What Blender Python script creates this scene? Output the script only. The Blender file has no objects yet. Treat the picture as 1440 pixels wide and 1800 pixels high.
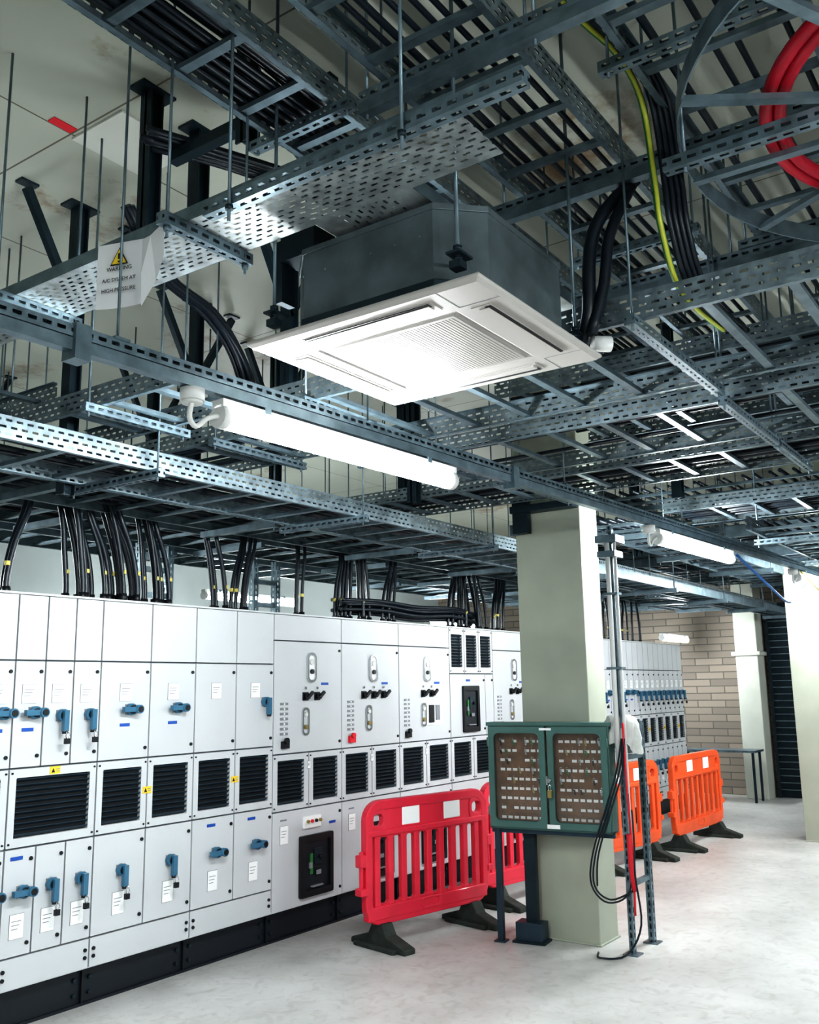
import bpy, math, random
from mathutils import Vector, Matrix
random.seed(7)
scene=bpy.context.scene
COL=scene.collection

# ------------------------------------------------------------------ materials
def newmat(name):
    m=bpy.data.materials.new(name); m.use_nodes=True
    nt=m.node_tree; b=nt.nodes["Principled BSDF"]
    return m,nt,b
def mat(name,col,rough=0.5,metal=0.0,noise=0.0,nscale=8.0,bump=0.0,coat=0.0):
    m,nt,b=newmat(name)
    b.inputs["Base Color"].default_value=(*col,1)
    b.inputs["Roughness"].default_value=rough
    b.inputs["Metallic"].default_value=metal
    if coat: b.inputs["Coat Weight"].default_value=coat
    if noise>0 or bump>0:
        tc=nt.nodes.new("ShaderNodeTexCoord")
        nz=nt.nodes.new("ShaderNodeTexNoise"); nz.inputs["Scale"].default_value=nscale; nz.inputs["Detail"].default_value=6
        nt.links.new(tc.outputs["Object"],nz.inputs["Vector"])
        if noise>0:
            r=nt.nodes.new("ShaderNodeValToRGB")
            r.color_ramp.elements[0].position=0.3; r.color_ramp.elements[1].position=0.7
            r.color_ramp.elements[0].color=(*[c*(1-noise) for c in col],1)
            r.color_ramp.elements[1].color=(*[min(1,c*(1+noise*0.6)) for c in col],1)
            nt.links.new(nz.outputs["Fac"],r.inputs["Fac"]); nt.links.new(r.outputs["Color"],b.inputs["Base Color"])
        if bump>0:
            bp=nt.nodes.new("ShaderNodeBump"); bp.inputs["Strength"].default_value=bump; bp.inputs["Distance"].default_value=0.01
            nt.links.new(nz.outputs["Fac"],bp.inputs["Height"]); nt.links.new(bp.outputs["Normal"],b.inputs["Normal"])
    return m
def emis(name,col,s):
    m,nt,b=newmat(name)
    b.inputs["Base Color"].default_value=(0.9,0.9,0.9,1)
    b.inputs["Emission Color"].default_value=(*col,1)
    b.inputs["Emission Strength"].default_value=s
    return m
def math_node(nt,op,a,b=None):
    n=nt.nodes.new("ShaderNodeMath"); n.operation=op
    for i,v in enumerate((a,b)):
        if v is None: continue
        if isinstance(v,(int,float)): n.inputs[i].default_value=v
        else: nt.links.new(v,n.inputs[i])
    return n.outputs[0]
def slotmat(name,col,rough,metal,pitch,slot,rows,rowpitch,slotw,stag=True):
    """galvanised steel with punched slots: holes really open (transparent)"""
    m,nt,b=newmat(name)
    b.inputs["Roughness"].default_value=rough; b.inputs["Metallic"].default_value=metal
    tc=nt.nodes.new("ShaderNodeTexCoord")
    nz=nt.nodes.new("ShaderNodeTexNoise"); nz.inputs["Scale"].default_value=14; nz.inputs["Detail"].default_value=3
    nt.links.new(tc.outputs["Object"],nz.inputs["Vector"])
    r=nt.nodes.new("ShaderNodeValToRGB"); r.color_ramp.elements[0].position=.3; r.color_ramp.elements[1].position=.7
    r.color_ramp.elements[0].color=(*[c*.7 for c in col],1); r.color_ramp.elements[1].color=(*[min(1,c*1.3) for c in col],1)
    nt.links.new(nz.outputs["Fac"],r.inputs["Fac"]); nt.links.new(r.outputs["Color"],b.inputs["Base Color"])
    uv=nt.nodes.new("ShaderNodeUVMap"); sx=nt.nodes.new("ShaderNodeSeparateXYZ"); nt.links.new(uv.outputs[0],sx.inputs[0])
    u,v=sx.outputs[0],sx.outputs[1]
    vr=math_node(nt,'DIVIDE',v,rowpitch)
    vi=math_node(nt,'ROUND',vr)
    if stag:
        par=math_node(nt,'MODULO',math_node(nt,'ABSOLUTE',vi),2.0)
        u=math_node(nt,'ADD',u,math_node(nt,'MULTIPLY',par,pitch/2))
    uf=math_node(nt,'ABSOLUTE',math_node(nt,'SUBTRACT',math_node(nt,'FRACT',math_node(nt,'ADD',math_node(nt,'DIVIDE',u,pitch),100.0)),0.5))
    mu=math_node(nt,'LESS_THAN',uf,slot/pitch/2)
    dv=math_node(nt,'MULTIPLY',math_node(nt,'ABSOLUTE',math_node(nt,'SUBTRACT',vr,vi)),rowpitch)
    mv=math_node(nt,'LESS_THAN',dv,slotw/2)
    lim=math_node(nt,'LESS_THAN',math_node(nt,'ABSOLUTE',vi),rows+0.1)
    mask=math_node(nt,'MULTIPLY',math_node(nt,'MULTIPLY',mu,mv),lim)
    tr=nt.nodes.new("ShaderNodeBsdfTransparent"); mx=nt.nodes.new("ShaderNodeMixShader")
    out=nt.nodes["Material Output"]
    nt.links.new(mask,mx.inputs[0]); nt.links.new(b.outputs[0],mx.inputs[1]); nt.links.new(tr.outputs[0],mx.inputs[2])
    nt.links.new(mx.outputs[0],out.inputs[0])
    return m

GALV=(0.19,0.25,0.285)
M={}
M['galv']=mat('galvanised_steel',GALV,0.38,0.6,0.3,12)
M['galvslot']=slotmat('galvanised_slotted',GALV,0.38,0.6,0.05,0.03,0,0.1,0.013,False)
M['galvrail']=slotmat('galvanised_rail_slotted',(0.24,0.295,0.325),0.38,0.6,0.05,0.03,1,0.03,0.011,True)
M['tray']=slotmat('perforated_tray_steel',(0.55,0.59,0.60),0.33,0.6,0.05,0.026,4,0.026,0.010,True)
M['darksteel']=mat('dark_painted_steel',(0.020,0.038,0.050),0.45,0.3,0.2,10)
M['black']=mat('black_plastic',(0.012,0.014,0.017),0.4)
M['cable']=mat('black_cable',(0.010,0.017,0.026),0.38)
M['cab']=mat('cabinet_grey_paint',(0.60,0.615,0.635),0.38,0,0.03,3)
M['carc']=mat('cabinet_gap_grey',(0.22,0.24,0.26),0.5)
M['plinth']=mat('plinth_black',(0.012,0.017,0.024),0.45)
M['white']=mat('white_plastic',(0.70,0.70,0.69),0.4)
M['cpanel']=mat('ceiling_panel_paint',(0.64,0.65,0.60),0.5)
M['panel']=mat('cassette_panel_white',(0.44,0.418,0.40),0.35,0,0.02,2)
M['grille']=mat('cassette_grille',(0.32,0.303,0.29),0.5)
M['card']=mat('label_card',(0.90,0.90,0.90),0.5)
M['ink']=mat('label_ink',(0.25,0.26,0.28),0.6)
M['blue']=mat('blue_label',(0.02,0.10,0.42),0.4)
M['hblue']=mat('handle_blue',(0.055,0.17,0.27),0.3,0,0,8,0,0.3)
M['yellow']=mat('yellow_label',(0.85,0.60,0.05),0.5)
M['redp']=mat('red_barrier_plastic',(0.74,0.035,0.075),0.38,0,0.12,5,0,0.2)
M['orange']=mat('orange_barrier_plastic',(0.82,0.12,0.03),0.38,0,0.12,5,0,0.2)
M['rubber']=mat('recycled_rubber',(0.045,0.055,0.048),0.75,0,0.3,15,0.3)
M['green']=mat('cabinet_green_paint',(0.10,0.19,0.175),0.35,0.1,0.1,6)
M['wood']=mat('key_board_brown',(0.22,0.12,0.07),0.6,0,0.3,20)
M['brass']=mat('brass_keys',(0.45,0.36,0.16),0.35,0.8)
M['chrome']=mat('chrome',(0.6,0.62,0.64),0.2,0.9)
M['redc']=mat('red_cable',(0.45,0.012,0.035),0.4)
M['redl']=mat('red_label',(0.70,0.03,0.05),0.4)
M['gy_g']=mat('earth_green',(0.04,0.20,0.06),0.4)
M['gy_y']=mat('earth_yellow',(0.50,0.52,0.08),0.4)
M['acbody']=mat('ac_body_grey_foam',(0.125,0.155,0.168),0.42,0.3,0.35,6,0.25)
M['column']=mat('column_cream_paint',(0.43,0.45,0.375),0.45,0,0.09,3,0.2)
M['pilaster']=mat('pilaster_paint',(0.54,0.55,0.49),0.5,0,0.08,3,0.1)
M['wallp']=mat('wall_paint',(0.40,0.44,0.44),0.6,0,0.06,2,0.1)
M['tube']=emis('lit_tube',(0.93,0.985,1.0),72.0)
M['paper']=mat('paper',(0.80,0.80,0.82),0.7)
M['teal']=mat('blue_teal_cable',(0.02,0.12,0.35),0.4)
M['cloth']=mat('white_cloth',(0.60,0.60,0.58),0.9,0,0.15,12,0.5)
M['sleeve']=mat('yellow_sleeve',(0.75,0.65,0.2),0.5)
M['duct']=mat('dark_duct',(0.05,0.08,0.11),0.4,0.5,0.2,4)
def glassmat():
    m,nt,b=newmat('clear_window')
    tr=nt.nodes.new("ShaderNodeBsdfTransparent"); gl=nt.nodes.new("ShaderNodeBsdfGlossy"); gl.inputs["Roughness"].default_value=0.08
    mx=nt.nodes.new("ShaderNodeMixShader"); mx.inputs[0].default_value=0.08
    nt.links.new(tr.outputs[0],mx.inputs[1]); nt.links.new(gl.outputs[0],mx.inputs[2])
    nt.links.new(mx.outputs[0],nt.nodes["Material Output"].inputs[0]); return m
M['glass']=glassmat()
def brickmat():
    m,nt,b=newmat('brick_wall')
    tc=nt.nodes.new("ShaderNodeUVMap")
    br=nt.nodes.new("ShaderNodeTexBrick"); br.inputs["Scale"].default_value=1.0
    br.inputs["Brick Width"].default_value=0.44; br.inputs["Row Height"].default_value=0.11; br.inputs["Mortar Size"].default_value=0.008
    br.inputs["Color1"].default_value=(0.33,0.28,0.235,1); br.inputs["Color2"].default_value=(0.22,0.19,0.165,1); br.inputs["Mortar"].default_value=(0.15,0.135,0.12,1)
    nt.links.new(tc.outputs[0],br.inputs["Vector"]); nt.links.new(br.outputs["Color"],b.inputs["Base Color"])
    b.inputs["Roughness"].default_value=0.8
    bp=nt.nodes.new("ShaderNodeBump"); bp.inputs["Distance"].default_value=0.02; bp.invert=True
    nt.links.new(br.outputs["Fac"],bp.inputs["Height"]); nt.links.new(bp.outputs["Normal"],b.inputs["Normal"]); return m
M['brick']=brickmat()
def ceilmat():
    m,nt,b=newmat('ceiling_paint')
    uv=nt.nodes.new("ShaderNodeTexCoord")
    br=nt.nodes.new("ShaderNodeTexBrick"); br.offset=0.0
    br.inputs["Scale"].default_value=1.0; br.inputs["Brick Width"].default_value=2.4; br.inputs["Row Height"].default_value=1.2; br.inputs["Mortar Size"].default_value=0.005
    br.inputs["Color1"].default_value=(0.48,0.495,0.43,1); br.inputs["Color2"].default_value=(0.43,0.45,0.39,1); br.inputs["Mortar"].default_value=(0.14,0.12,0.09,1)
    nt.links.new(uv.outputs["Object"],br.inputs["Vector"])
    nz=nt.nodes.new("ShaderNodeTexNoise"); nz.inputs["Scale"].default_value=0.9; nz.inputs["Detail"].default_value=8; nz.inputs["Roughness"].default_value=0.7
    nt.links.new(uv.outputs["Object"],nz.inputs["Vector"])
    r=nt.nodes.new("ShaderNodeValToRGB"); r.color_ramp.elements[0].position=.58; r.color_ramp.elements[1].position=.68
    nt.links.new(nz.outputs["Fac"],r.inputs["Fac"])
    mx=nt.nodes.new("ShaderNodeMix"); mx.data_type='RGBA'
    nt.links.new(r.outputs["Color"],mx.inputs[0]); nt.links.new(br.outputs["Color"],mx.inputs[6]); mx.inputs[7].default_value=(0.25,0.17,0.10,1)
    nt.links.new(mx.outputs[2],b.inputs["Base Color"]); b.inputs["Roughness"].default_value=0.5; return m
M['ceil']=ceilmat()
def floormat():
    m,nt,b=newmat('floor_paint')
    uv=nt.nodes.new("ShaderNodeTexCoord")
    nz=nt.nodes.new("ShaderNodeTexNoise"); nz.inputs["Scale"].default_value=1.3; nz.inputs["Detail"].default_value=10; nz.inputs["Roughness"].default_value=0.65
    nt.links.new(uv.outputs["Object"],nz.inputs["Vector"])
    r=nt.nodes.new("ShaderNodeValToRGB"); r.color_ramp.elements[0].position=.3; r.color_ramp.elements[1].position=.65
    r.color_ramp.elements[0].color=(0.47,0.462,0.445,1); r.color_ramp.elements[1].color=(0.67,0.66,0.645,1)
    nt.links.new(nz.outputs["Fac"],r.inputs["Fac"])
    n2=nt.nodes.new("ShaderNodeTexNoise"); n2.inputs["Scale"].default_value=9; n2.inputs["Detail"].default_value=8; n2.inputs["Distortion"].default_value=1.5
    nt.links.new(uv.outputs["Object"],n2.inputs["Vector"])
    r2=nt.nodes.new("ShaderNodeValToRGB"); r2.color_ramp.elements[0].position=.28; r2.color_ramp.elements[1].position=.5
    r2.color_ramp.elements[0].color=(0.84,0.83,0.81,1); r2.color_ramp.elements[1].color=(1,1,1,1)
    nt.links.new(n2.outputs["Fac"],r2.inputs["Fac"])
    mx=nt.nodes.new("ShaderNodeMix"); mx.data_type='RGBA'; mx.blend_type='MULTIPLY'; mx.inputs[0].default_value=1
    nt.links.new(r.outputs["Color"],mx.inputs[6]); nt.links.new(r2.outputs["Color"],mx.inputs[7])
    nt.links.new(mx.outputs[2],b.inputs["Base Color"])
    rr=nt.nodes.new("ShaderNodeMapRange"); rr.inputs[3].default_value=0.3; rr.inputs[4].default_value=0.55
    nt.links.new(nz.outputs["Fac"],rr.inputs[0]); nt.links.new(rr.outputs[0],b.inputs["Roughness"])
    return m
M['floor']=floormat()

# ------------------------------------------------------------------ mesh builder
class MB:
    def __init__(s): s.v=[];s.f=[];s.m=[];s.uv=[];s.sm=[];s.mats=[]
    def mi(s,k):
        if k not in s.mats: s.mats.append(k)
        return s.mats.index(k)
    def face(s,idx,k,uvs=None,smooth=False):
        s.f.append(tuple(idx)); s.m.append(s.mi(k)); s.sm.append(smooth)
        s.uv.append(uvs if uvs else [(0.5,0.5)]*len(idx))
    def obox(s,c,ax,hs,k,kside=None):
        c=Vector(c); X,Y,Z=[Vector(a) for a in ax]; hx,hy,hz=hs
        b=len(s.v)
        for sx in (-1,1):
            for sy in (-1,1):
                for sz in (-1,1):
                    s.v.append(c+X*hx*sx+Y*hy*sy+Z*hz*sz)
        F=[((0,1,3,2),(1,2)),((4,6,7,5),(1,2)),((0,4,5,1),(0,2)),((2,3,7,6),(0,2)),((0,2,6,4),(0,1)),((1,5,7,3),(0,1))]
        h=(hx,hy,hz)
        for q,(a,d) in F:
            uvs=[]
            if h[a]<h[d]: a,d=d,a
            for i in q:
                sg=((i>>2)&1,(i>>1)&1,i&1)
                uvs.append(((sg[a]*2-1)*h[a],(sg[d]*2-1)*h[d]))
            s.face([b+i for i in q],k,uvs)
    def box(s,x0,x1,y0,y1,z0,z1,k):
        s.obox(((x0+x1)/2,(y0+y1)/2,(z0+z1)/2),((1,0,0),(0,1,0),(0,0,1)),(abs(x1-x0)/2,abs(y1-y0)/2,abs(z1-z0)/2),k)
    def beam(s,p,q,w,h,k,up=(0,0,1)):
        p=Vector(p);q=Vector(q);d=q-p;L=d.length;d.normalize();up=Vector(up)
        if abs(d.dot(up))>0.99: up=Vector((1,0,0))
        sd=up.cross(d).normalized(); u2=d.cross(sd)
        s.obox((p+q)/2,(d,sd,u2),(L/2,w/2,h/2),k)
    def tube(s,pts,r,k,n=8,smooth=3,caps=True):
        P=[Vector(p) for p in pts]
        if smooth and len(P)>2:
            Q=[]
            for i in range(len(P)-1):
                p0=P[max(i-1,0)];p1=P[i];p2=P[i+1];p3=P[min(i+2,len(P)-1)]
                for t in range(smooth):
                    t=t/smooth
                    Q.append(0.5*((2*p1)+(p2-p0)*t+(2*p0-5*p1+4*p2-p3)*t*t+(3*p1-p0-3*p2+p3)*t**3))
            Q.append(P[-1]);P=Q
        b=len(s.v);ref=Vector((0.13,0.31,0.94));N=None
        for i,p in enumerate(P):
            d=(P[min(i+1,len(P)-1)]-P[max(i-1,0)])
            if d.length<1e-6: d=Vector((0,0,1))
            d.normalize()
            if N is None:
                N=ref.cross(d)
                if N.length<.1: N=Vector((1,0,0)).cross(d)
                N.normalize()
            else:
                N=(N-d*N.dot(d)).normalized()
            B=d.cross(N)
            for j in range(n):
                a=2*math.pi*j/n
                s.v.append(p+(N*math.cos(a)+B*math.sin(a))*r)
        for i in range(len(P)-1):
            for j in range(n):
                j2=(j+1)%n
                s.face((b+i*n+j,b+i*n+j2,b+(i+1)*n+j2,b+(i+1)*n+j),k,None,True)
        if caps:
            s.face([b+j for j in range(n)][::-1],k); s.face([b+(len(P)-1)*n+j for j in range(n)],k)
    def cyl(s,p,q,r,k,n=12): s.tube([p,q],r,k,n,0)
    def poly(s,pts,ext,k):
        b=len(s.v);n=len(pts);e=Vector(ext)
        for p in pts: s.v.append(Vector(p))
        for p in pts: s.v.append(Vector(p)+e)
        s.face(list(range(b,b+n)),k); s.face(list(range(b+2*n-1,b+n-1,-1)),k)
        for i in range(n):
            j=(i+1)%n; s.face((b+j,b+i,b+n+i,b+n+j),k)
    def ring(s,cx,cz,W,H,R,w,h,r,y0,y1,k,seg=5):
        def rr(W,H,R):
            o=[]
            for (sx,sz,a0) in ((1,1,0),(-1,1,90),(-1,-1,180),(1,-1,270)):
                for i in range(seg+1):
                    a=math.radians(a0+90*i/seg)
                    o.append((cx+sx*(W/2-R)+R*math.cos(a),cz+sz*(H/2-R)+R*math.sin(a)))
            return o
        O=rr(W,H,max(R,1e-4));I=rr(w,h,max(r,1e-4));n=len(O);b=len(s.v)
        for y in (y0,y1):
            for (x,z) in O: s.v.append(Vector((x,y,z)))
            for (x,z) in I: s.v.append(Vector((x,y,z)))
        for i in range(n):
            j=(i+1)%n
            s.face((b+i,b+j,b+n+j,b+n+i),k); s.face((b+2*n+j,b+2*n+i,b+3*n+i,b+3*n+j),k)
            s.face((b+j,b+i,b+2*n+i,b+2*n+j),k); s.face((b+n+i,b+n+j,b+3*n+j,b+3*n+i),k)
    def obj(s,name,loc=(0,0,0),rz=0,bevel=0,parent=None,recalc=True):
        me=bpy.data.meshes.new(name); me.from_pydata([tuple(v) for v in s.v],[],s.f)
        for k in s.mats: me.materials.append(M[k])
        me.polygons.foreach_set("material_index",s.m); me.polygons.foreach_set("use_smooth",s.sm)
        ul=me.uv_layers.new(name="UVMap"); flat=[c for q in s.uv for t in q for c in t]
        ul.data.foreach_set("uv",flat); me.update()
        if recalc:
            import bmesh
            bm=bmesh.new(); bm.from_mesh(me); bmesh.ops.recalc_face_normals(bm,faces=bm.faces); bm.to_mesh(me); bm.free()
        o=bpy.data.objects.new(name,me); o.location=loc; o.rotation_euler=(0,0,rz); COL.objects.link(o)
        if bevel:
            md=o.modifiers.new("bevel","BEVEL"); md.width=bevel; md.segments=2; md.limit_method='ANGLE'; md.angle_limit=math.radians(50)
        if parent: o.parent=parent
        return o

CEIL=4.3
# ------------------------------------------------------------------ room shell
def room():
    m=MB(); m.box(-5,15.6,-5,10.2,-0.1,0,'floor'); m.obj('floor')
    m=MB(); m.box(-5,15.6,-5,10.2,CEIL,CEIL+0.15,'ceil'); m.obj('ceiling')
    m=MB()
    for (v) in ((15.2,-5,0),(15.2,10,0),(15.2,10,CEIL),(15.2,-5,CEIL),(15.5,-5,0),(15.5,10,0),(15.5,10,CEIL),(15.5,-5,CEIL)): m.v.append(Vector(v))
    m.face((0,1,2,3),'brick',[(-5,0),(10,0),(10,CEIL),(-5,CEIL)]); m.face((7,6,5,4),'wallp'); m.face((0,4,5,1),'wallp'); m.face((3,2,6,7),'wallp'); m.face((0,3,7,4),'wallp'); m.face((1,5,6,2),'wallp')
    m.obj('wall_far')
    m=MB(); m.box(-5,15.5,10,10.2,0,CEIL,'wallp'); m.obj('wall_left')
    m=MB(); m.box(-5,15.5,-5.2,-5,0,CEIL,'wallp'); m.obj('wall_right')
    m=MB(); m.box(-5.2,-5,-5,10,0,CEIL,'wallp'); m.obj('wall_back')
    m=MB(); m.box(14.75,15.19,3.95,4.28,0,CEIL,'pilaster'); m.box(14.70,15.19,3.90,4.33,2.1,2.16,'pilaster'); m.obj('concrete_pilaster',bevel=0.01)
    m=MB(); m.box(15.12,15.19,2.4,3.9,0,2.9,'darksteel')
    for i in range(28): m.beam((15.09,2.45,0.12+i*0.1),(15.09,3.85,0.12+i*0.1),0.05,0.012,'galv')
    for y in (2.43,2.9,3.4,3.87): m.box(15.06,15.13,y-.02,y+.02,0,2.9,'darksteel')
    m.obj('louvred_wall_grille')
room()

def column(name,x0,x1,y0,y1):
    m=MB(); m.box(x0,x1,y0,y1,0,CEIL,'column'); m.box(x0-.012,x1+.012,y0-.012,y1+.012,0,.012,'column')
    m.obj(name,bevel=0.012)
column('concrete_column',6.12,6.42,2.80,3.32)
column('concrete_column',11.15,11.6,2.05,2.64)
column('concrete_column',11.15,11.6,-2.6,-2.0)

# ------------------------------------------------------------------ switchgear
FY=4.7; TOP=2.24
def door(m,xa,xb,za,zb,screws='r',g=0.005):
    m.box(xa+g,xb-g,-0.012,0.02,za+g,zb-g,'cab')
    xs=[]
    if 'r' in screws: xs.append(xb-0.028)
    if 'l' in screws: xs.append(xa+0.028)
    for x in xs:
        for z in (za+0.06,zb-0.06): m.cyl((x,-0.012,z),(x,-0.02,z),0.0105,'black',8)
def vent(m,xa,xb,za,zb,mx=0.045,mz=0.05):
    g=0.005
    m.ring((xa+xb)/2,(za+zb)/2,xb-xa-2*g,zb-za-2*g,0.002,xb-xa-2*mx,zb-za-2*mz,0.004,-0.012,0.02,'cab',1)
    m.box(xa+mx,xb-mx,0.012,0.018,za+mz,zb-mz,'black')
    n=int((zb-za-2*mz)/0.026)
    for i in range(n):
        z=za+mz+(i+0.5)*(zb-za-2*mz)/n
        m.obox(((xa+xb)/2,-0.002,z),((1,0,0),(0,.8,-.6),(0,.6,.8)),((xb-xa)/2-mx,0.010,0.0026),'duct')
    for x in (xa+.018,xb-.018):
        for z in (za+.025,zb-.025): m.cyl((x,-.012,z),(x,-.018,z),0.006,'black',6)
def card(m,x,z,w=0.075,h=0.085):
    m.box(x-w/2-.002,x+w/2+.002,-0.014,-0.012,z-h/2-.002,z+h/2+.002,'ink')
    m.box(x-w/2,x+w/2,-0.016,-0.012,z-h/2,z+h/2,'card')
    for i in range(3):
        zz=z+h*0.22-i*h*0.16; ww=w*(0.35-0.06*i)
        m.box(x-w*0.38,x-w*0.38+ww*2,-0.0168,-0.016,zz-0.0018,zz+0.0018,'ink')
def strip(m,x,z,w=0.07,k='blue',h=0.018): m.box(x-w/2,x+w/2,-0.016,-0.012,z-h/2,z+h/2,k)
def warn(m,x,z):
    m.box(x-.032,x+.032,-.016,-.012,z-.02,z+.02,'yellow')
    m.poly([(x-.024,-.0165,z-.012),(x-.002,-.0165,z-.012),(x-.013,-.0165,z+.012)],(0,-.001,0),'black')
    for i in (0,1): m.box(x+.004,x+.026,-.0168,-.016,z-.008+i*.012,z-.004+i*.012,'ink')
def handle(m,x,z,vert=False,tag=False):
    m.box(x-.03,x+.03,-.02,-.012,z-.03,z+.03,'ink')
    m.cyl((x,-.012,z),(x,-.045,z),0.034,'hblue',16)
    m.cyl((x,-.045,z),(x,-.053,z),0.024,'black',16)
    if vert:
        m.obox((x,-.058,z-.03),((1,0,0),(0,1,0),(0,0,1)),(.015,.014,.058),'hblue')
        m.cyl((x,-.058,z-.085),(x,-.058,z-.10),.017,'black',8)
    else:
        m.obox((x-.012,-.058,z),((1,0,0),(0,1,0),(0,0,1)),(.064,.014,.015),'hblue')
        m.cyl((x+.03,-.082,z),(x+.03,-.045,z),.026,'hblue',12); m.cyl((x+.03,-.082,z),(x+.03,-.086,z),.018,'black',12)
    if tag:
        m.tube([(x,-.08,z-.08),(x+.012,-.085,z-.11),(x,-.08,z-.13),(x-.012,-.085,z-.11),(x,-.08,z-.08)],.003,'chrome',6,2)
        m.box(x-.014,x+.014,-.09,-.07,z-.155,z-.125,'black')
def acb(m,x,z,w=.30,h=.40):
    m.ring(x,z,w,h,.012,w-.07,h-.09,.008,-.035,.01,'black',2)
    m.box(x-w/2+.03,x+w/2-.03,-.02,.0,z-h/2+.04,z+h/2-.04,'plinth')
    m.box(x-.07,x-.045,-.03,-.018,z-.06,z+.08,'gy_g'); m.box(x-.03,x+.06,-.032,-.018,z+.0,z+.11,'darksteel')
    m.box(x-.01,x+.04,-.036,-.03,z-.07,z-.04,'ink'); m.cyl((x+.03,-.03,z+.05),(x+.03,-.05,z+.05),.014,'black',10)
    m.box(x-.08,x-.055,-.034,-.018,z-.02,z+.02,'ink')
    m.box(x-.06,x+.06,-.04,-.02,z-h/2+.06,z-h/2+.070,'ink')
def base(m,w):
    m.box(0,w,0.02,0.8,0.2,TOP,'carc')
    m.box(0.001,w-.001,-0.006,0.02,0.2,0.205,'cab')
    m.box(0,w,0.045,0.78,0,0.2,'plinth')
    m.box(0,w,0.03,0.05,0.185,0.2,'plinth'); m.box(0,w,0.03,0.05,0,0.015,'plinth')
    m.box(w-.008,w+.0,.028,.05,0,.2,'black')
    for x in (.05,w-.05):
        for z in (.06,.14): m.cyl((x,.045,z),(x,.03,z),.012,'darksteel',6)
    m.box(0,w,-.004,.8,TOP,TOP+.012,'cab')
def finish(m,x0): return m.obj('switchgear_cabinet',(x0,FY,0))
def splits(w,n): return [w*i/n for i in range(n+1)]
def type_feeder(x0,x1,n,up,low,vents=2):
    w=x1-x0; m=MB(); base(m,w); S=splits(w,n)
    for i in range(n):
        a,b=S[i],S[i+1]; c=(a+b)/2
        door(m,a,b,1.88,TOP,''); door(m,a,b,1.31,1.88,'r'); door(m,a,b,.36,.9,'r')
        card(m,c,1.70,.085,.10); card(m,c,.51,.08,.12)
        u=up[i%len(up)]; l=low[i%len(low)]
        if u=='h': handle(m,c+.03,1.60); strip(m,c,1.51)
        elif u=='v': handle(m,c+.02 if n>2 else b-.09,1.58 if n>2 else 1.62,True,n>2)
        if l=='h': handle(m,c+.02,.68); strip(m,c-.02,.85)
        elif l=='v': handle(m,c+.01,.69,True,True)
    for i in range(vents):
        vent(m,w*i/vents,w*(i+1)/vents,.9,1.31)
    if vents==2: warn(m,w/2,1.12)
    else: warn(m,w/2,1.285)
    door(m,0,w,.2,.36,'lr'); return finish(m,x0)
def type_inc(x0,x1,nsw,acbz=None,red=False,meter=False):
    w=x1-x0; m=MB(); base(m,w)
    door(m,0,w,2.05,TOP,''); door(m,0,w,1.25,2.05,'r')
    c=w*.55
    m.ring(c-.02,1.86,.10,.22,.045,.07,.19,.034,-.03,-.012,'chrome',4); m.box(c-.055,c+.015,-.02,-.012,1.77,1.95,'card')
    m.cyl((c-.02,-.02,1.9),(c-.02,-.035,1.9),.022,'white',10); m.cyl((c-.02,-.02,1.83),(c-.02,-.035,1.83),.018,'black',10)
    strip(m,c+.14,1.74,.08)
    for i in range(nsw):
        x=c-.11+i*.13+(0.03 if nsw==2 else -.03)
        m.box(x-.03,x+.03,-.02,-.012,1.62,1.68,'black'); m.cyl((x,-.02,1.65),(x,-.05,1.65),.022,'black',10)
        m.obox((x+.01,-.055,1.66),((.8,0,.6),(0,1,0),(-.6,0,.8)),(.035,.01,.01),'black'); m.cyl((x,-.015,1.71),(x,-.022,1.71),.01,'chrome',8)
    for i in range(7):
        z=1.60-i*.035; m.box(.07,.105,-.016,-.012,z-.009,z+.009,'ink'); m.box(.115,.15,-.016,-.012,z-.009,z+.009,'ink'); m.cyl((.11,-.012,z),(.11,-.02,z),.007,'card',6)
    m.box(.08,.15,-.035,-.012,1.29,1.34,'redl' if red else 'black'); m.cyl((.115,-.03,1.345),(.115,-.05,1.345),.02,'redl' if red else 'black',10)
    m.ring(c-.08,1.47,.075,.2,.03,.05,.17,.022,-.024,-.012,'chrome',3)
    m.cyl((c-.08,-.012,1.52),(c-.08,-.03,1.52),.016,'white',10); m.cyl((c-.08,-.012,1.43),(c-.08,-.03,1.43),.016,'brass',10)
    if meter:
        m.box(c-.03,c+.20,-.02,-.012,1.38,1.58,'card'); m.box(c-.005,c+.07,-.03,-.02,1.40,1.55,'black'); m.box(c+.1,c+.16,-.03,-.02,1.42,1.55,'ink')
    vent(m,0,w/2,.86,1.25,.05,.045); vent(m,w/2,w,.86,1.25,.05,.045); card(m,w*.5,1.16,.03,.05)
    door(m,0,w,.2,.86,'r'); card(m,.12,.70,.08,.12)
    m.box(w*.42,w*.66,-.03,-.012,.72,.80,'card')
    for i in range(4): m.cyl((w*.46+i*.045,-.03,.765),(w*.46+i*.045,-.045,.765),.012,['brass','redl','black','brass'][i],8)
    strip(m,w*.85,.73,.07,'blue'); strip(m,w*.15,.80,.06,'ink',.01)
    if acbz: acb(m,w*.6,acbz,.36,.42)
    m.box(0,w,-.008,.02,.2,.215,'cab')
    return finish(m,x0)
def type_vent3(x0,x1):
    w=x1-x0; m=MB(); base(m,w)
    for i in range(3): vent(m,w*i/3,w*(i+1)/3,1.82,TOP,.035,.06)
    door(m,0,w*.8,1.25,1.82,'r'); door(m,w*.8,w,1.25,1.82,'r'); acb(m,w*.44,1.50,.28,.42); strip(m,w*.4,1.76,.07,'blue')
    vent(m,0,w/2,.86,1.25,.05,.045); vent(m,w/2,w,.86,1.25,.05,.045)
    door(m,0,w,.2,.86,'r'); return finish(m,x0)
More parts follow.
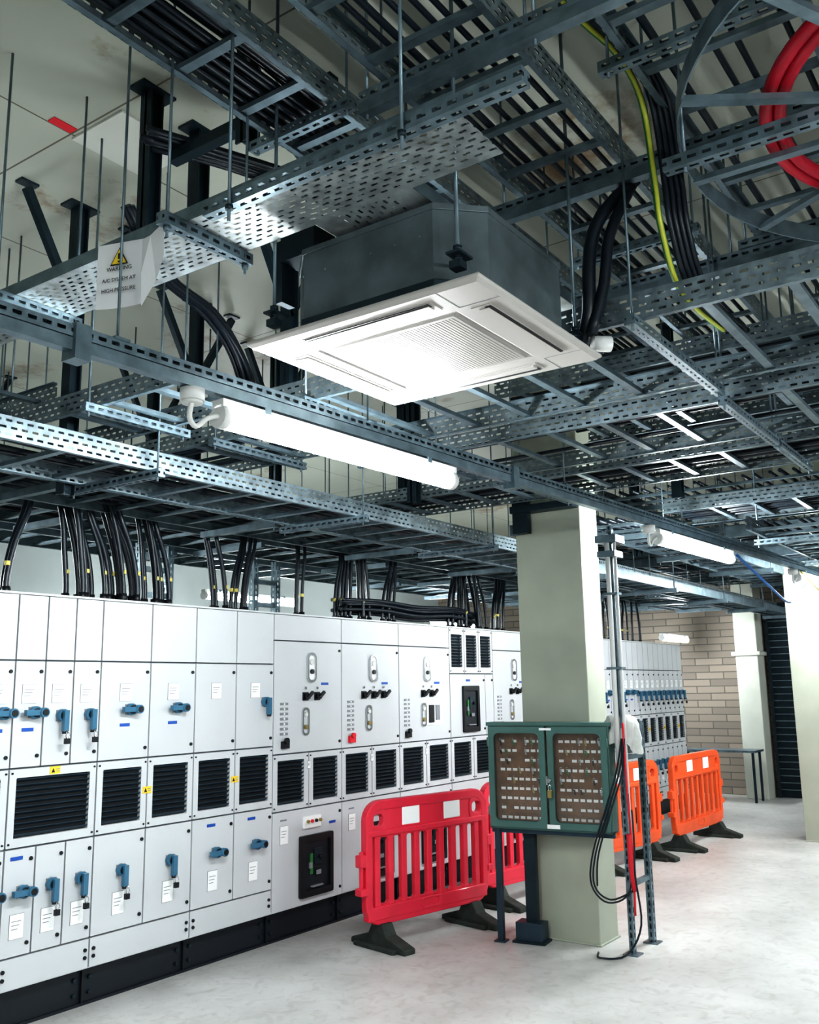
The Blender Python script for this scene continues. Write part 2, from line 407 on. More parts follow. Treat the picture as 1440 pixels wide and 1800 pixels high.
type_feeder(.77,1.32,3,'hvv','hvv',1); type_feeder(1.32,1.87,3,'hvv','hvv',1); type_feeder(1.87,2.42,3,'vvh','hvv',1)
type_feeder(2.42,2.97,3,'vvh','vhh',1)
type_feeder(2.97,3.52,3,'hvv','hvv',1)
type_feeder(3.52,4.25,2,'hh','vv',2)
type_feeder(4.25,4.98,2,'.v','hh',2)
type_inc(4.98,5.74,2,.46); type_inc(5.74,6.50,3,.46,True); type_inc(6.50,7.29,2,.46,False,True)
type_vent3(7.29,8.07); type_inc(8.07,8.85,2,.46); type_inc(8.85,9.62,3,.46)
x=9.62
for i in range(7):
    type_feeder(x,x+.55,3,'vvv' if i>3 else 'hhv','vvv',1 if i<4 else 2); x+=.55

# ------------------------------------------------------------------ barriers
def barrier(name,A,B,k,z0=.15,z1=.95):
    A=Vector(A);B=Vector(B);L=(B-A).length;rz=math.atan2(B.y-A.y,B.x-A.x)
    m=MB(); H=z1-z0; w=L-.08
    m.ring(L/2,z0+H/2,w,H,.13,w-.12,H-.13,.08,-.028,.028,k,7)
    m.box(.20,L-.20,-.018,.018,z1-.205,z1-.03,k)
    for c in (.36,.68):
        x=L*c; m.box(x-.085,x+.085,-.0225,.0225,z1-.185,z1-.05,'card')
    for x in (.155,L-.155): m.ring(x,z1-.13,.15,.16,.05,.085,.075,.03,-.025,.025,k,5)
    m.box(.05,L-.05,-.03,.03,z1-.235,z1-.195,k)
    n=9; xa=.15; xb=L-.15
    for i in range(n):
        x=xa+(xb-xa)*i/(n-1); m.box(x-.026,x+.026,-.02,.02,z0+.05,z1-.2,k)
        if i<n-1:
            xm=x+(xb-xa)/(n-1)/2; gw=(xb-xa)/(n-1)
            for zz,sg in ((z1-.235,-1),(z0+.12,1)):
                m.poly([(xm-gw/2+.02,-.018,zz),(xm-gw/2+.02,-.018,zz+sg*.035),(xm-gw*.18,-.018,zz+sg*.008),(xm+gw*.18,-.018,zz+sg*.008),(xm+gw/2-.02,-.018,zz+sg*.035),(xm+gw/2-.02,-.018,zz)],(0,.036,0),k)
    m.box(.06,L-.06,-.03,.03,z0+.03,z0+.12,k)
    m.ring(L/2,z0+.08,.20,.08,.02,.14,.045,.015,-.035,.035,k,3)
    for (x,s) in ((0.02,1),(L-.02,-1)):
        m.box(x-.03,x+.03,-.03,.03,z0+.38,z0+.46,k); m.box(x-.03,x+.03,-.035,.035,z0+.20,z0+.25,k)
        m.cyl((x,0,z0+.2),(x,0,z0+.48),.016,k,8)
    for x in (.20,L-.20):
        m.poly([(x-.05,-.27,0),(x-.05,-.27,.035),(x-.05,-.09,.09),(x-.05,-.05,.16),(x-.05,.05,.16),(x-.05,.09,.09),(x-.05,.27,.035),(x-.05,.27,0)],(.10,0,0),'rubber')
        m.box(x-.09,x+.09,-.2,.2,0,.03,'rubber')
    m.obj(name,(A.x,A.y,0),rz,bevel=.008)
barrier('plastic_barrier',(5.15,4.06),(6.40,3.80),'redp')
barrier('plastic_barrier',(6.55,3.98),(7.8,3.78),'redp')
barrier('plastic_barrier',(8.25,3.85),(9.55,3.64),'orange')
barrier('plastic_barrier',(9.74,3.60),(11.25,3.55),'orange')

# ------------------------------------------------------------------ key cabinet
def keycab():
    L=.86; m=MB(); z0=.74;z1=1.44; D=.15
    m.box(0,L,D-.01,D,z0,z1,'green'); m.box(0,.012,0,D,z0,z1,'green'); m.box(L-.012,L,0,D,z0,z1,'green')
    m.box(-.01,L+.01,-.01,D,z1-.012,z1+.012,'green'); m.box(0,L,0,D,z0,z0+.012,'green')
    m.box(.012,L-.012,D-.08,D-.01,z0+.012,z1-.012,'wood')
    yb=D-.08
    for s in (0,1):
        a=.008+s*(L/2); b=a+L/2-.016; c=(a+b)/2
        m.ring(c,(z0+z1)/2,b-a,z1-z0-.03,.006,b-a-.085,z1-z0-.12,.035,-.022,0,'green',5)
        m.ring(c,(z0+z1)/2,b-a-.075,z1-z0-.11,.04,b-a-.085,z1-z0-.12,.035,-.026,0,'green',5)
        m.box(a+.04,b-.04,-.008,-.005,z0+.05,z1-.05,'glass')
        for r in range(9):
            z=z1-.11-r*.064
            for q in range(7):
                x=a+.07+q*(b-a-.14)/6
                if random.random()<.10: continue
                m.box(x-.016,x+.016,yb-.003,yb,z-.018,z+.0,'card')
                m.cyl((x,yb,z+.016),(x,yb-.03,z+.016),.003,'chrome',5)
                if random.random()<.4 and r<6:
                    kk=random.choice(['brass','chrome','brass','chrome','gy_g','black','black'])
                    m.tube([(x,yb-.025,z+.018),(x+.008,yb-.028,z+.006),(x,yb-.03,z-.004),(x-.008,yb-.028,z+.006),(x,yb-.025,z+.018)],.0018,'chrome',5,2)
                    m.obox((x+.002,yb-.03,z-.018),((.97,0,.2),(0,1,0),(-.2,0,.97)),(.006,.002,.017),kk)
    m.box(L/2-.006,L/2+.006,-.03,-.02,z0+.3,z0+.36,'chrome'); m.cyl((L/2+.02,-.022,z0+.33),(L/2+.02,-.05,z0+.33),.014,'chrome',10)
    m.box(L/2+.012,L/2+.04,-.06,-.04,z0+.22,z0+.27,'brass')
    m.tube([(L/2+.018,-.05,z0+.27),(L/2+.018,-.05,z0+.3),(L/2+.034,-.05,z0+.3),(L/2+.034,-.05,z0+.27)],.003,'chrome',6,3)
    for z in (z0+.12,z1-.12):
        for x in (.006,L-.006): m.cyl((x,-.02,z-.03),(x,-.02,z+.03),.008,'green',8)
    m.box(L/2-.01,L/2+.08,-.0235,-.022,z0+.018,z0+.045,'card')
    m.box(L*.45,L*.55,-.0235,-.022,z1-.04,z1-.025,'card')
    m.box(.02,.06,.02,.06,0,z0,'duct'); m.box(.0,.08,.0,.08,0,.01,'duct')
    m.box(.20,.28,.10,.15,0,z0+.0,'darksteel')
    m.box(.14,.33,.05,.17,0,.13,'duct'); m.box(.12,.35,.03,.18,0,.015,'darksteel')
    m.box(0,L,.03,.06,z0-.03,z0,'duct')
    return m.obj('key_cabinet',(5.86,3.46,0),-math.pi/2+math.radians(8),bevel=.002)
keycab()
m=MB()
m.beam((6.06,2.55,0.008),(6.06,2.55,2.78),.035,.035,'galvslot',(0,1,0)); m.box(6.01,6.11,2.50,2.60,0,.008,'galv')
m.beam((6.40,2.55,0.008),(6.40,2.55,1.45),.041,.041,'galvslot',(0,1,0)); m.box(6.35,6.45,2.50,2.60,0,.008,'galv')
m.beam((6.04,2.55,1.22),(6.42,2.55,1.22),.03,.03,'galv'); m.beam((6.04,2.55,.42),(6.42,2.55,.42),.03,.03,'galv')
m.cyl((6.02,2.56,1.1),(6.02,2.56,2.72),.017,'white',10); m.cyl((6.03,2.51,.3),(6.03,2.51,2.70),.011,'white',10)
m.box(5.98,6.14,2.48,2.63,2.66,2.71,'galv'); m.box(5.98,6.12,2.49,2.62,2.56,2.60,'galv')
for z in (1.8,2.3): m.box(5.995,6.07,2.495,2.60,z,z+.015,'galv')
m.tube([(5.99,2.505,1.45),(5.99,2.50,1.0),(6.0,2.49,.6),(6.01,2.5,.25)],.007,'redl',6)
m.tube([(5.99,2.505,.75),(5.985,2.50,.55),(6.0,2.49,.4)],.016,'redl',8)
m.obj('strut_support_frame')
m=MB()
for k in range(3):
    o=k*.02
    m.tube([(5.99,2.52-o*.5,1.35),(5.98,2.56-o,1.15),(5.95,2.62-o,.95),(5.94,2.74-o,.62),(5.94,2.76-o,.42),(5.96,2.66-o,.32+o),(5.99,2.52-o,.40),(6.0,2.50-o,.7),(6.0,2.5-o,1.0)][:9-2*k],.006,'cable',6,5)
m.tube([(6.0,2.48,.9),(5.96,2.46,.7),(5.97,2.47,.5),(6.0,2.46,.2),(5.95,2.55,.02),(5.84,2.68,.012),(5.95,2.74,.012)],.007,'cable',6,5)
m.obj('hanging_black_cable')
m=MB(); n=40; LV=[(.008,1.486),(.045,1.490),(.075,1.474),(.088,1.44),(.090,1.40),(.098,1.36),(.095,1.32),(.105,1.28)]
for j,(r,z) in enumerate(LV):
    for i in range(n):
        a=2*math.pi*i/n; fold=1+(.03+.03*j)*math.sin(6*a+.7*j)*.8+.06*math.sin(11*a+1.3*j)+.05*math.sin(3*a)
        m.v.append(Vector((6.13+r*fold*1.2*math.cos(a),2.57+r*fold*1.15*math.sin(a),z-(.035*math.sin(3*a+1)*(j-4)/3 if j>4 else 0)+.010*math.sin(5*a+j)-.02*math.cos(a)*(j>1))))
for j in range(len(LV)-1):
    for i in range(n): m.face((j*n+i,j*n+(i+1)%n,(j+1)*n+(i+1)%n,(j+1)*n+i),'cloth',None,True)
m.face(list(range(n)),'cloth'); m.obj('white_cloth_bag')

# ------------------------------------------------------------------ light line
def P(x,dz=0):
    t=(x-1.5)/9.0; return Vector((x,2.54+(2.11-2.54)*t,2.8+dz))
ang=math.atan2(-.43,9)
m=MB()
p,q=P(-3.5),P(15.0)
m.beam(p,q,.041,.041,'galv')
m.beam(p+Vector((0,0,.045)),q+Vector((0,0,.045)),.041,.041,'galvslot')
for x in (-2.5,-.2,1.9,3.2,5.0,6.8,8.6,10.5,12.5,14.5):
    a=P(x); m.cyl(a,(a.x,a.y,CEIL),.005,'galv',6); m.box(a.x-.03,a.x+.03,a.y-.03,a.y+.03,a.z+.06,a.z+.07,'galv')
for x in (1.75,4.4): a=P(x,-.01); m.box(a.x-.03,a.x+.03,a.y-.035,a.y+.035,a.z-.04,a.z+.08,'galv')
m.obj('lighting_strut_rail')
def batten(x,y,z,rz,jb=False,L=1.5):
    m=MB()
    m.box(-L/2,L/2,-.03,.03,.035,.065,'white')
    m.tube([(-L/2+.03,0,0),(L/2-.03,0,0)],.042,'tube',14,0)
    for s in (-1,1):
        m.cyl((s*(L/2-.035),0,0),(s*(L/2),0,0),.044,'white',14)
    for s in (-.5,.5): m.box(s*L*.7-.015,s*L*.7+.015,-.035,.035,.05,.075,'galv')
    if jb:
        m.cyl((-L/2-.12,0,.03),(-L/2-.12,0,.075),.045,'white',16); m.cyl((-L/2-.12,0,.02),(-L/2-.12,0,.03),.038,'white',16)
        m.tube([(-L/2-.12,0,.03),(-L/2-.13,0,-.03),(-L/2-.1,0,-.06),(-L/2-.05,0,-.02),(-L/2,0,0)],.010,'white',8,4)
    m.obj('fluorescent_or_fill_light',(x,y,z),rz)
for xc,jb in ((-1.6,True),(3.09,True),(7.05,True),(10.4,True)):  # first one is out of frame, added to light the near floor
    a=P(xc,-.10); batten(a.x,a.y,a.z,ang,jb)
batten(7.9,7.8,2.74,0.0); batten(14.0,4.95,2.36,0.0,L=1.1); batten(3.0,7.6,2.6,0); batten(12,7.6,2.6,0)  # last two are extra fill lamps added behind the switchgear row
batten(1.5,-1.6,2.7,0); batten(6.0,-1.8,2.7,0); batten(9.5,-1.6,2.7,0); batten(13,.4,2.6,0); batten(-2,-1.8,2.7,0)  # all unseen fill lamps, added to brighten and even out the shading

# ------------------------------------------------------------------ cable ladders
def ladder(a0,a1,c0,c1,z,axis='x',rh=.10,sp=.30,rods=True,k='galvrail',rodsp=1.6,name='cable_ladder',fill=0):
    m=MB()
    def W(a,c,zz): return (a,c,zz) if axis=='x' else (c,a,zz)
    for c,s in ((c0,1),(c1,-1)):
        m.beam(W(a0,c,z+rh/2),W(a1,c,z+rh/2),.004,rh,k)
        m.beam(W(a0,c+s*.012,z+.002),W(a1,c+s*.012,z+.002),.024,.003,'galv'); m.beam(W(a0,c+s*.012,z+rh-.002),W(a1,c+s*.012,z+rh-.002),.024,.003,'galv')
    n=int((a1-a0)/sp)
    for i in range(n):
        a=a0+.15+i*sp
        m.beam(W(a,c0,z+.02),W(a,c1,z+.02),.036,.02,'galv')
    if rods:
        a=a0+.5
        while a<a1:
            m.beam(W(a,c0-.08,z-.022),W(a,c1+.08,z-.022),.041,.041,'galvslot' if k=='galvrail' else 'galv')
            for c in (c0-.05,c1+.05): m.cyl(W(a,c,z-.06),W(a,c,CEIL),.0055,'galv',6)
            a+=rodsp
    for i in range(fill):
        c=c0+.04+(c1-c0-.08)*((i+.5+random.uniform(-.3,.3))/fill); r=random.choice((.011,.014,.018)); zz=z+.032+r
        pts=[]; a=a0
        while a<a1: pts.append(W(a,c+random.uniform(-.008,.008),zz)); a+=1.5
        pts.append(W(a1,c,zz)); m.tube(pts,r,'cable',6,2)
    return m.obj(name)
G='galv'
ladder(.6,9.5,.45,1.0,3.75,fill=4); ladder(.3,9.5,1.25,1.72,3.75,fill=6); ladder(.3,6.0,1.98,2.32,3.80,fill=7)
ladder(1.6,9.5,-.45,.10,3.75,fill=4); ladder(2.5,9.5,-1.3,-.75,3.7,k=G)
m=MB()
for x,ym in ((2.30,1.78),(3.25,2.4),(4.3,2.45),(5.5,2.45),(7.0,2.45)):
    m.beam((x,-1.4,3.68),(x,ym,3.68),.041,.041,'galvslot'); m.beam((x+.0,-1.4,3.64),(x,ym,3.64),.041,.041,'galv')
    for y in (-.6,1.12,1.76): m.cyl((x,y,3.6),(x,y,CEIL),.006,'galv',6)
m.obj('strut_bearer_rail')
ladder(-2.5,3.3,3.22,4.15,3.04,'y',.11,.30); ladder(-2.5,3.4,4.32,5.1,3.0,'y',.09,.30,fill=2)
ladder(-2.5,6.5,5.30,5.90,3.0,'y',.09,fill=5); ladder(-2.5,2.5,7.0,7.7,3.0,'y',fill=6); ladder(-2.5,2.5,8.6,9.3,3.0,'y',k=G,fill=6); ladder(-2.5,6,10.2,10.9,3.0,'y',k=G,fill=6)
ladder(-2.5,2.6,4.6,5.9,3.35,'y',fill=6,rods=False)
ladder(3.0,4.2,2.55,3.0,2.98,'y'); ladder(3.2,7.5,3.5,4.1,3.05,'y',fill=4); ladder(4.2,8.5,2.2,2.8,3.2,'y')
ladder(.8,14.5,3.55,4.10,2.75,'x',.10,.30); ladder(.8,14.5,4.30,4.85,2.80,'x',.10,.30,k=G,fill=4); ladder(1.5,14.5,5.1,5.7,2.82,'x',k=G); ladder(1.5,14.5,6.1,6.7,2.85,'x',k=G)
ladder(6.7,14.6,2.62,3.15,2.90,'x',k=G,fill=6); ladder(6.7,14.9,1.2,1.8,2.75,'x',fill=6); ladder(6.7,14.9,.2,.8,2.8,'x',k=G,fill=6); ladder(6.7,14.9,-.9,-.3,2.9,'x',k=G)
ladder(6.9,14.6,3.2,3.50,2.62,'x',.08,.3,k=G); ladder(7.4,14.6,1.3,3.2,3.25,'x',k=G,fill=18); ladder(8,14.6,3.5,4.4,3.15,'x',k=G,fill=8)
m=MB(); m.box(7.8,15,.5,1.0,3.05,3.3,'duct')
for x in (8.6,9.8,11,12.2,13.4): m.box(x-.02,x+.02,.47,1.03,3.02,3.33,'galv')
m.obj('ventilation_duct')
m=MB(); m.box(6.04,6.10,3.18,3.3,2.80,3.05,'darksteel'); m.box(6.0,6.11,2.8,3.3,2.95,3.0,'darksteel'); m.obj('column_steel_bracket')
m=MB(); x0,x1=1.98,2.26; zt=3.26
m.box(x0,x1,1.22,5.2,zt,zt+.002,'tray'); m.beam((x0,1.22,zt+.025),(x0,5.2,zt+.025),.002,.05,'galv'); m.beam((x1,2.05,zt+.025),(x1,5.2,zt+.025),.002,.05,'galv')
m.box(x1,3.6,1.55,1.95,zt,zt+.002,'tray'); m.beam((x1,1.55,zt+.025),(3.6,1.55,zt+.025),.002,.05,'galv'); m.beam((x1,1.95,zt+.025),(3.6,1.95,zt+.025),.002,.05,'galv')
for y in (2.3,3.3,4.5):
    m.beam((x0-.10,y,zt-.022),(x1+.03,y,zt-.022),.041,.041,'galvslot')
    for x in (x0-.07,x1+.01): m.cyl((x,y,zt-.08),(x,y,CEIL),.0055,'galv',6); m.cyl((x,y,zt-.06),(x,y,zt-.045),.013,'galv',6)
m.obj('perforated_cable_tray')
m=MB(); m.beam((1.95,.98,3.235),(1.95,2.15,3.235),.045,.045,'galvslot')
for y in (1.35,2.02): m.cyl((1.92,y,3.15),(1.92,y,CEIL),.006,'galv',6); m.cyl((1.92,y,3.19),(1.92,y,3.205),.014,'darksteel',6)
m.beam((2.9,.95,3.42),(2.9,.2,3.42),.045,.045,'galvslot')
for y in (.3,.88): m.cyl((2.9,y,3.38),(2.9,y,CEIL),.006,'galv',6)
m.obj('strut_bearer_rail')

# curved ladder + red cables, upper right
cx,cy=3.22,.02; z=3.5
def arc(r,z,a0,a1,n=18,ex=1.15): return [(cx+ex*r*math.cos(math.radians(a0+(a1-a0)*i/n)),cy+r*math.sin(math.radians(a0+(a1-a0)*i/n)),z) for i in range(n+1)]
m=MB(); R=.92
A=arc(R,z,5,178,30)
for i in range(len(A)-1): m.beam(Vector(A[i])+Vector((0,0,.03)),Vector(A[i+1])+Vector((0,0,.03)),.006,.07,'galv')
A2=arc(.10,z,5,178,30)
for i in range(len(A2)-1): m.beam(Vector(A2[i])+Vector((0,0,.04)),Vector(A2[i+1])+Vector((0,0,.04)),.006,.09,'galv')
for i in range(0,31,5): m.beam(A[i],A2[i],.035,.02,'galv')
for i in (5,25): a=A[i]; m.cyl(a,(a[0],a[1],CEIL),.006,'galv',6)
m.obj('curved_cable_ladder')
m=MB()
for k in range(2):
    r=.60+k*.042
    m.tube([(cx+1.15*r+.1,-1.2,z+.05)]+arc(r,z+.05,0,180,14)+[(cx-1.15*r-.1,-1.2,z+.05)],.022,'redc',10,2)
m.obj('red_power_cable')

# ------------------------------------------------------------------ AC cassette
def ac():
    x0,x1,y0,y1=2.28,3.18,1.33,2.30; z=2.90
    e=bpy.data.objects.new('ceiling_cassette_air_conditioner',None); COL.objects.link(e)
    m=MB(); cx_,cy_=(x0+x1)/2,(y0+y1)/2
    W=x1-x0;D=y1-y0
    def loop(w,d,zz): return [(cx_-w/2,cy_-d/2,zz),(cx_+w/2,cy_-d/2,zz),(cx_+w/2,cy_+d/2,zz),(cx_-w/2,cy_+d/2,zz)]
    L=[loop(W-.10,D-.10,z+.045),loop(W,D,z+.022),loop(W,D,z+.012),loop(W-.03,D-.03,z),loop(W*.62,D*.62,z),loop(W*.60,D*.60,z+.006),loop(W*.57,D*.57,z+.006),loop(W*.56,D*.56,z)]
    for l in L:
        for p in l: m.v.append(Vector(p))
    for i in range(len(L)-1):
        for j in range(4): k=(j+1)%4; m.face((i*4+j,i*4+k,(i+1)*4+k,(i+1)*4+j),'panel')
    n=(len(L)-1)*4; m.face((n,n+1,n+2,n+3),'grille'); m.face((3,2,1,0),'panel')
    m.obj('panel',parent=e,bevel=.004)
    m=MB()
    for s in (-1,1):
        yy=cy_+s*D*.395; m.box(cx_-.27,cx_+.27,yy-.035,yy+.035,z-.003,z+.004,'panel'); m.box(cx_-.26,cx_+.26,yy+s*.022-.011,yy+s*.022+.011,z-.006,z+.002,'black')
        m.box(cx_-.255,cx_+.255,yy-.022,yy+.012,z-.008,z-.003,'panel')
        xx=cx_+s*W*.395; m.box(xx-.035,xx+.035,cy_-.27,cy_+.27,z-.003,z+.004,'panel'); m.box(xx+s*.022-.011,xx+s*.022+.011,cy_-.26,cy_+.26,z-.006,z+.002,'black')
        m.box(xx-.022,xx+.012,cy_-.255,cy_+.255,z-.008,z-.003,'panel')
    for sx in (-1,1):
        for sy in (-1,1):
            m.box(cx_+sx*W*.33-.001,cx_+sx*W*.33+.001,cy_+sy*D*.33,cy_+sy*D*.485,z-.001,z+.002,'ink'); m.box(cx_+sx*W*.33,cx_+sx*W*.485,cy_+sy*D*.33-.001,cy_+sy*D*.33+.001,z-.001,z+.002,'ink')
    for i in range(40):
        yy=cy_-D*.26+i*D*.52/39; m.box(cx_-W*.26,cx_+W*.26,yy-.0015,yy+.0015,z-.001,z+.002,'panel')
    m.obj('louvres',parent=e)
    m=MB(); a0,a1,b0,b1=2.34,3.12,1.40,2.21; c=.13; zb,zt_=z+.035,3.235
    poly=[(a0+c,b0),(a1-c,b0),(a1,b0+c),(a1,b1-c),(a1-c,b1),(a0+c,b1),(a0,b1-c),(a0,b0+c)]
    m.poly([(p[0],p[1],zb) for p in poly],(0,0,zt_-zb),'acbody')
    big=[(cx_+(p[0]-cx_)*1.012,cy_+(p[1]-cy_)*1.012) for p in poly]
    m.poly([(p[0],p[1],zb) for p in big],(0,0,.04),'darksteel'); m.poly([(p[0],p[1],zt_-.02) for p in big],(0,0,.022),'acbody')
    for i in range(6): m.cyl((a0+.002,b0+c+.05+i*.1,zb+.2),(a0-.004,b0+c+.05+i*.1,zb+.2),.004,'galv',6)
    m.obj('body',parent=e,bevel=.006)
    m=MB()
    for (px,py) in ((a0-.03,b0+.02),(a0-.03,b1-.02),(a1+.03,b0+.02),(a1+.03,b1-.02)):
        m.cyl((px,py,zb+.05),(px,py,CEIL),.007,'galv',8); m.box(px-.03,px+.05 if px<2.7 else px+.03,py-.025,py+.025,zb+.075,zb+.083,'darksteel')
        for zz in (.055,.092): m.cyl((px,py,zb+zz),(px,py,zb+zz+.014),.016,'darksteel',6)
        m.box(px-.02,px+.02,py-.02,py+.02,zb+.03,zb+.055,'darksteel')
    m.tube([(3.20,1.42,2.98),(3.17,1.37,3.1),(3.17,1.35,3.35),(3.2,1.3,3.5),(3.3,1.2,3.65)],.026,'cable',10); m.tube([(3.16,1.36,3.0),(3.19,1.31,3.2),(3.2,1.28,3.4),(3.25,1.2,3.6)],.022,'cable',10)
    m.cyl((3.17,1.36,2.97),(3.22,1.31,2.97),.03,'white',14)
    m.box(a0+.02,a0+.14,b1-.16,b1-.0,zt_,zt_+.10,'darksteel'); m.box(a0+.03,a0+.1,b1+.0,b1+.03,zt_-.15,zt_+.09,'darksteel')
    m.obj('hangers_and_pipes',parent=e)
ac()

# ------------------------------------------------------------------ ceiling brackets / posts
def post(x,y,zb,w=.07,arms=(),brace=False):
    m=MB(); m.box(x-w/2,x+w/2,y-.006,y+.006,zb,CEIL,'darksteel'); m.box(x-w/2,x-w/2+.008,y-w/2,y+w/2,zb,CEIL,'darksteel'); m.box(x+w/2-.008,x+w/2,y-w/2,y+w/2,zb,CEIL,'darksteel')
    m.box(x-.09,x+.09,y-.05,y+.05,CEIL-.012,CEIL,'darksteel')
    for z in arms: m.beam((x,y-.45,z),(x,y+.45,z),.05,.05,'darksteel')
    if brace:
        for s in (-1,1): m.beam((x,y,CEIL-.60),(x+s*.32,y+.0,CEIL-.03),.04,.04,'darksteel'); m.box(x+s*.32-.05,x+s*.32+.05,y-.03,y+.03,CEIL-.012,CEIL,'darksteel')
    m.obj('steel_hanger_bracket')
post(2.42,3.04,3.62); post(2.75,3.1,3.7,arms=(3.85,)); post(2.45,2.48,3.85,arms=(3.95,))
post(2.85,4.15,2.70,brace=True); post(4.1,4.6,2.9,brace=True); post(3.6,3.3,3.3,brace=True); post(5.2,4.9,2.9,brace=True); post(4.9,6.0,2.9,brace=True); post(3.9,7.0,2.9,brace=True); post(6.9,4.9,2.9); post(6.5,2.2,3.0)
post(8.5,3.3,2.9); post(9.5,1.0,3.35); post(5.2,3.6,2.95)

# ------------------------------------------------------------------ cables
def bundle(name,pts,n,spread,r,k='cable',flat=True):
    m=MB()
    for i in range(n):
        off=Vector(((random.random()-.5)*spread,(random.random()-.5)*spread,random.random()*(.02 if flat else spread)))
        w=[Vector(p)+off+Vector((random.uniform(-1,1),random.uniform(-1,1),random.uniform(-.3,.3)))*spread*.12 for p in pts]
        m.tube(w,r,k,7,4)
    return m.obj(name)
bundle('black_cable_bundle',[(2.7,3.5,4.0),(3.0,3.6,3.8),(3.35,3.65,3.72),(3.6,3.7,3.6),(3.72,3.7,3.4),(3.74,3.7,3.2),(3.74,3.8,3.1)],9,.10,.016)
bundle('black_cable_bundle',[(2.35,2.95,4.0),(2.6,2.8,3.98),(2.9,2.6,3.92),(3.3,2.4,3.87),(3.8,2.2,3.87)],8,.12,.014)
bundle('black_cable_bundle',[(.3,2.15,3.87),(1.6,2.17,3.87),(2.3,2.2,3.88),(2.8,2.35,3.9),(3.4,2.5,3.85),(4.2,2.5,3.85)],8,.2,.014)
bundle('black_cable_bundle',[(2,3.82,2.81),(6,3.82,2.81),(10,3.82,2.81),(14,3.82,2.81)],6,.3,.013)
bundle('black_cable_bundle',[(1.6,5.4,2.88),(6,5.4,2.88),(14,5.4,2.88)],10,.35,.014)
bundle('black_cable_bundle',[(6.1,5.0,2.31),(6.6,5.0,2.33),(7.2,5.0,2.31),(7.8,5.0,2.34),(8.3,5.05,2.31)],14,.14,.016,flat=False)
def drop(x,n,spread=.12,lean=0,y=5.0,ztop=2.9):
    m=MB()
    for i in range(n):
        dx=(i-(n-1)/2)*spread/max(n-1,1) if n>1 else 0; yy=y+random.uniform(-.08,.08); r=random.choice((.014,.016,.018))
        p=[(x+dx,yy,TOP),(x+dx,yy,TOP+.12),(x+dx*.9+lean*.3,yy,TOP+.32),(x+dx*.6+lean*.8,yy,TOP+.5),(x+dx*.5+lean*1.3,yy+.02,ztop+.02),(x+dx*.4+lean*2.2,yy+.02,ztop+.05)]
        m.tube(p,r,'cable',8,4); m.cyl((x+dx,yy,TOP+.01),(x+dx,yy,TOP+.06),.024,'black',8)
        if i%2==0: m.cyl((x+dx,yy,TOP+.18),(x+dx,yy,TOP+.205),r+.001,'sleeve',8)
    m.obj('black_cable_riser')
drop(3.05,3,.06,.12,4.95); drop(3.60,9,.26,-.12,4.95); drop(3.80,7,.16,-.15,4.85); drop(4.1,7,.16,-.10,4.95); drop(4.72,3,.05,-.1,4.95); drop(4.95,4,.06,.1,5.0)
drop(5.6,3,.04,.03); drop(6.15,6,.16,.05); drop(6.42,8,.2,-.05); drop(6.75,4,.2,.1); drop(7.9,7,.25,.05); drop(8.3,6,.2,-.1); drop(8.7,5,.2,.1); drop(9.8,4,.3); drop(11.0,4,.3,.05); drop(11.7,5,.3,-.05); drop(12.4,4,.3); drop(2.5,4,.2,.1)
m=MB()
base_=[(1.6,1.15,3.86),(2.47,1.1,3.85),(2.8,1.06,3.85),(3.0,1.05,3.77),(3.08,1.05,3.5),(3.12,1.05,3.32),(3.3,1.05,3.14),(3.7,1.02,3.11)]
m.tube(base_,.012,'gy_g',8,5); m.tube([Vector(p)+Vector((-.006,-.004,-.006)) for p in base_],.0085,'gy_y',6,5)
for k in range(4): m.tube([Vector(p)+Vector((.02+.018*k,-.03-.015*k,.0)) for p in base_],.011,'cable',8,5)
m.obj('earth_cable')
m=MB(); m.tube([(8.2,2.3,2.78),(8.8,2.2,2.55),(9.4,2.2,2.45),(10.0,2.25,2.55),(10.6,2.2,2.78)],.012,'teal',8,6); m.tube([(9.6,2.1,2.75),(10.1,2.05,2.6),(10.6,2.1,2.62),(11.0,2.2,2.75)],.008,'gy_y',6,6)
m.obj('slack_blue_cable')
m=MB()
for x in (4.75,6.0):
    for dx in (0,.28): m.beam((x+dx,5.9,0),(x+dx,5.9,2.85),.06,.06,'galvslot',(0,1,0))
    for z in (2.45,2.65): m.beam((x,5.9,z),(x+.28,5.9,z),.04,.04,'galv')
m.obj('strut_post_frame')

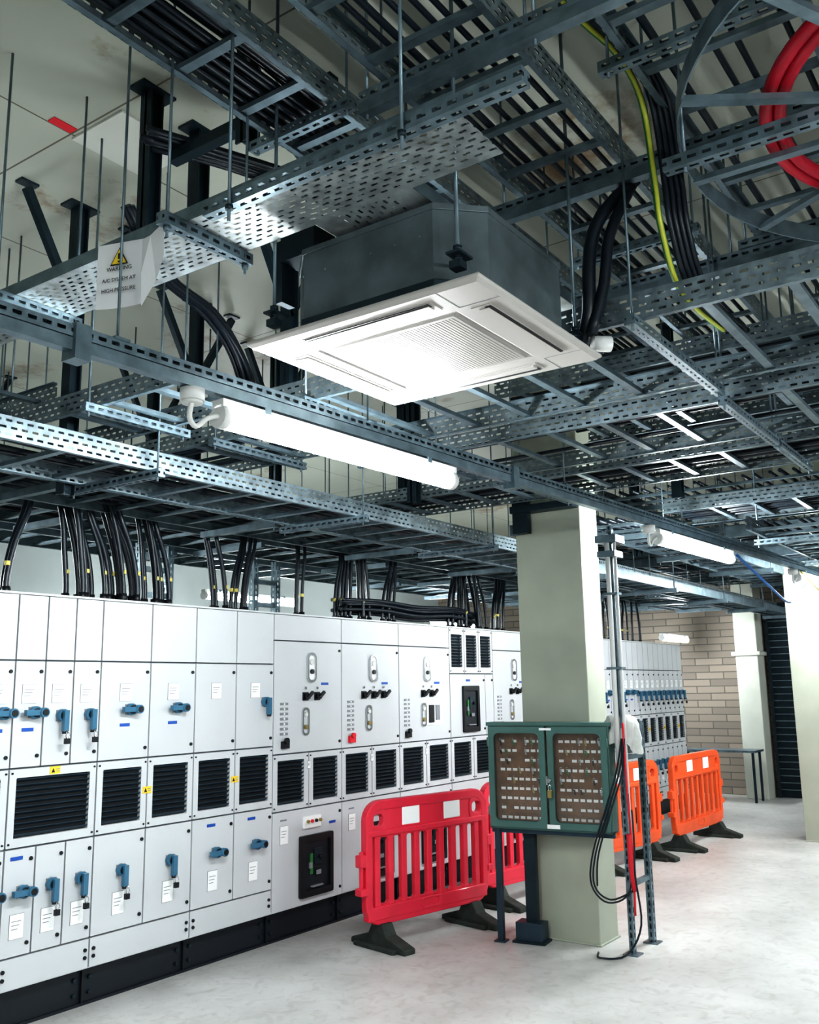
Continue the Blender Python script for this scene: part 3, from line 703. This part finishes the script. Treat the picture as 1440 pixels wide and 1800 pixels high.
# ------------------------------------------------------------------ paper signs
def sign():
    e=bpy.data.objects.new('warning_sign_paper',None); COL.objects.link(e)
    e.location=(1.95,2.585,3.20); e.rotation_euler=(0,0,math.radians(-72))
    m=MB(); n=6; w,h=.19,.24
    for j in range(n+1):
        for i in range(n+1):
            m.v.append(Vector((-w/2+w*i/n,-.004+.012*math.sin(i/n*3)*j/n,.06-h*j/n)))
    for j in range(n):
        for i in range(n):
            a=j*(n+1)+i; m.face((a,a+1,a+n+2,a+n+1),'paper',None,True)
    m.obj('sheet',parent=e,recalc=False)
    m=MB(); m.poly([(-.036,-.012,-.028),(.036,-.012,-.028),(0,-.012,.037)],(0,-.001,0),'black'); m.poly([(-.029,-.0135,-.024),(.029,-.0135,-.024),(0,-.0135,.029)],(0,-.001,0),'yellow')
    m.box(-.0035,.0035,-.016,-.0145,-.008,.014,'black'); m.box(-.0035,.0035,-.016,-.0145,-.020,-.014,'black'); m.obj('triangle',parent=e)
    for i,(t,s) in enumerate((("WARNING",.021),("A/C SYSTEM AT",.0195),("HIGH PRESSURE",.0195))):
        c=bpy.data.curves.new('text','FONT'); c.body=t; c.size=s; c.align_x='CENTER'; c.materials.append(M['black']); c.extrude=.0004
        o=bpy.data.objects.new('lettering_%d'%(i+1),c); COL.objects.link(o); o.parent=e; o.location=(0,-.0115,-.05-i*.038+(.002 if i==0 else 0)); o.rotation_euler=(math.pi/2,0,0)
sign()
m=MB()
pts=[(1.95,2.475,3.24),(1.94,2.42,3.235),(1.93,2.34,3.255),(1.95,2.36,3.15),(1.97,2.42,3.08),(1.96,2.48,3.0),(1.95,2.475,3.12)]
m.v=[Vector(p) for p in pts]; m.face((0,1,2,3,4,5,6),'paper'); m.obj('paper_note',recalc=False)
m=MB(); m.box(2.27,2.39,3.54,3.59,CEIL-.006,CEIL-.001,'redl'); m.obj('red_ceiling_label')
m=MB(); m.box(2.42,2.84,3.25,3.62,CEIL-.012,CEIL-.001,'cpanel'); m.obj('ceiling_access_panel')
m=MB(); m.box(14.2,14.65,3.95,5.0,.70,.73,'galv')
for x in (14.25,14.6):
    for y in (4.0,4.95): m.box(x-.015,x+.015,y-.015,y+.015,0,.70,'darksteel')
m.obj('work_bench')

# ------------------------------------------------------------------ camera, world
f=1650.0
n=Vector((-0.016,1,-309/f)).normalized()
d1=Vector((1180,-290,-f)); d1=(d1-n*d1.dot(n)).normalized(); d2=n.cross(d1)
cam=bpy.data.cameras.new("camera"); o=bpy.data.objects.new("camera",cam); COL.objects.link(o)
cam.sensor_fit='HORIZONTAL'; cam.sensor_width=36; cam.lens=36*f/1440; cam.clip_start=.05
R=Matrix((d1,d2,n)).to_4x4(); R.translation=Vector((0,0,1.7)); o.matrix_world=R
scene.camera=o
w=bpy.data.worlds.new("world"); scene.world=w; w.use_nodes=True; w.node_tree.nodes["Background"].inputs[0].default_value=(.6,.7,.75,1); w.node_tree.nodes["Background"].inputs[1].default_value=.3
vs=scene.view_settings; vs.view_transform='Standard'; vs.exposure=0.72
for lk in ('High Contrast','Medium High Contrast'):
    try: vs.look=lk; print('LOOK',lk); break
    except Exception as ex: print(ex)
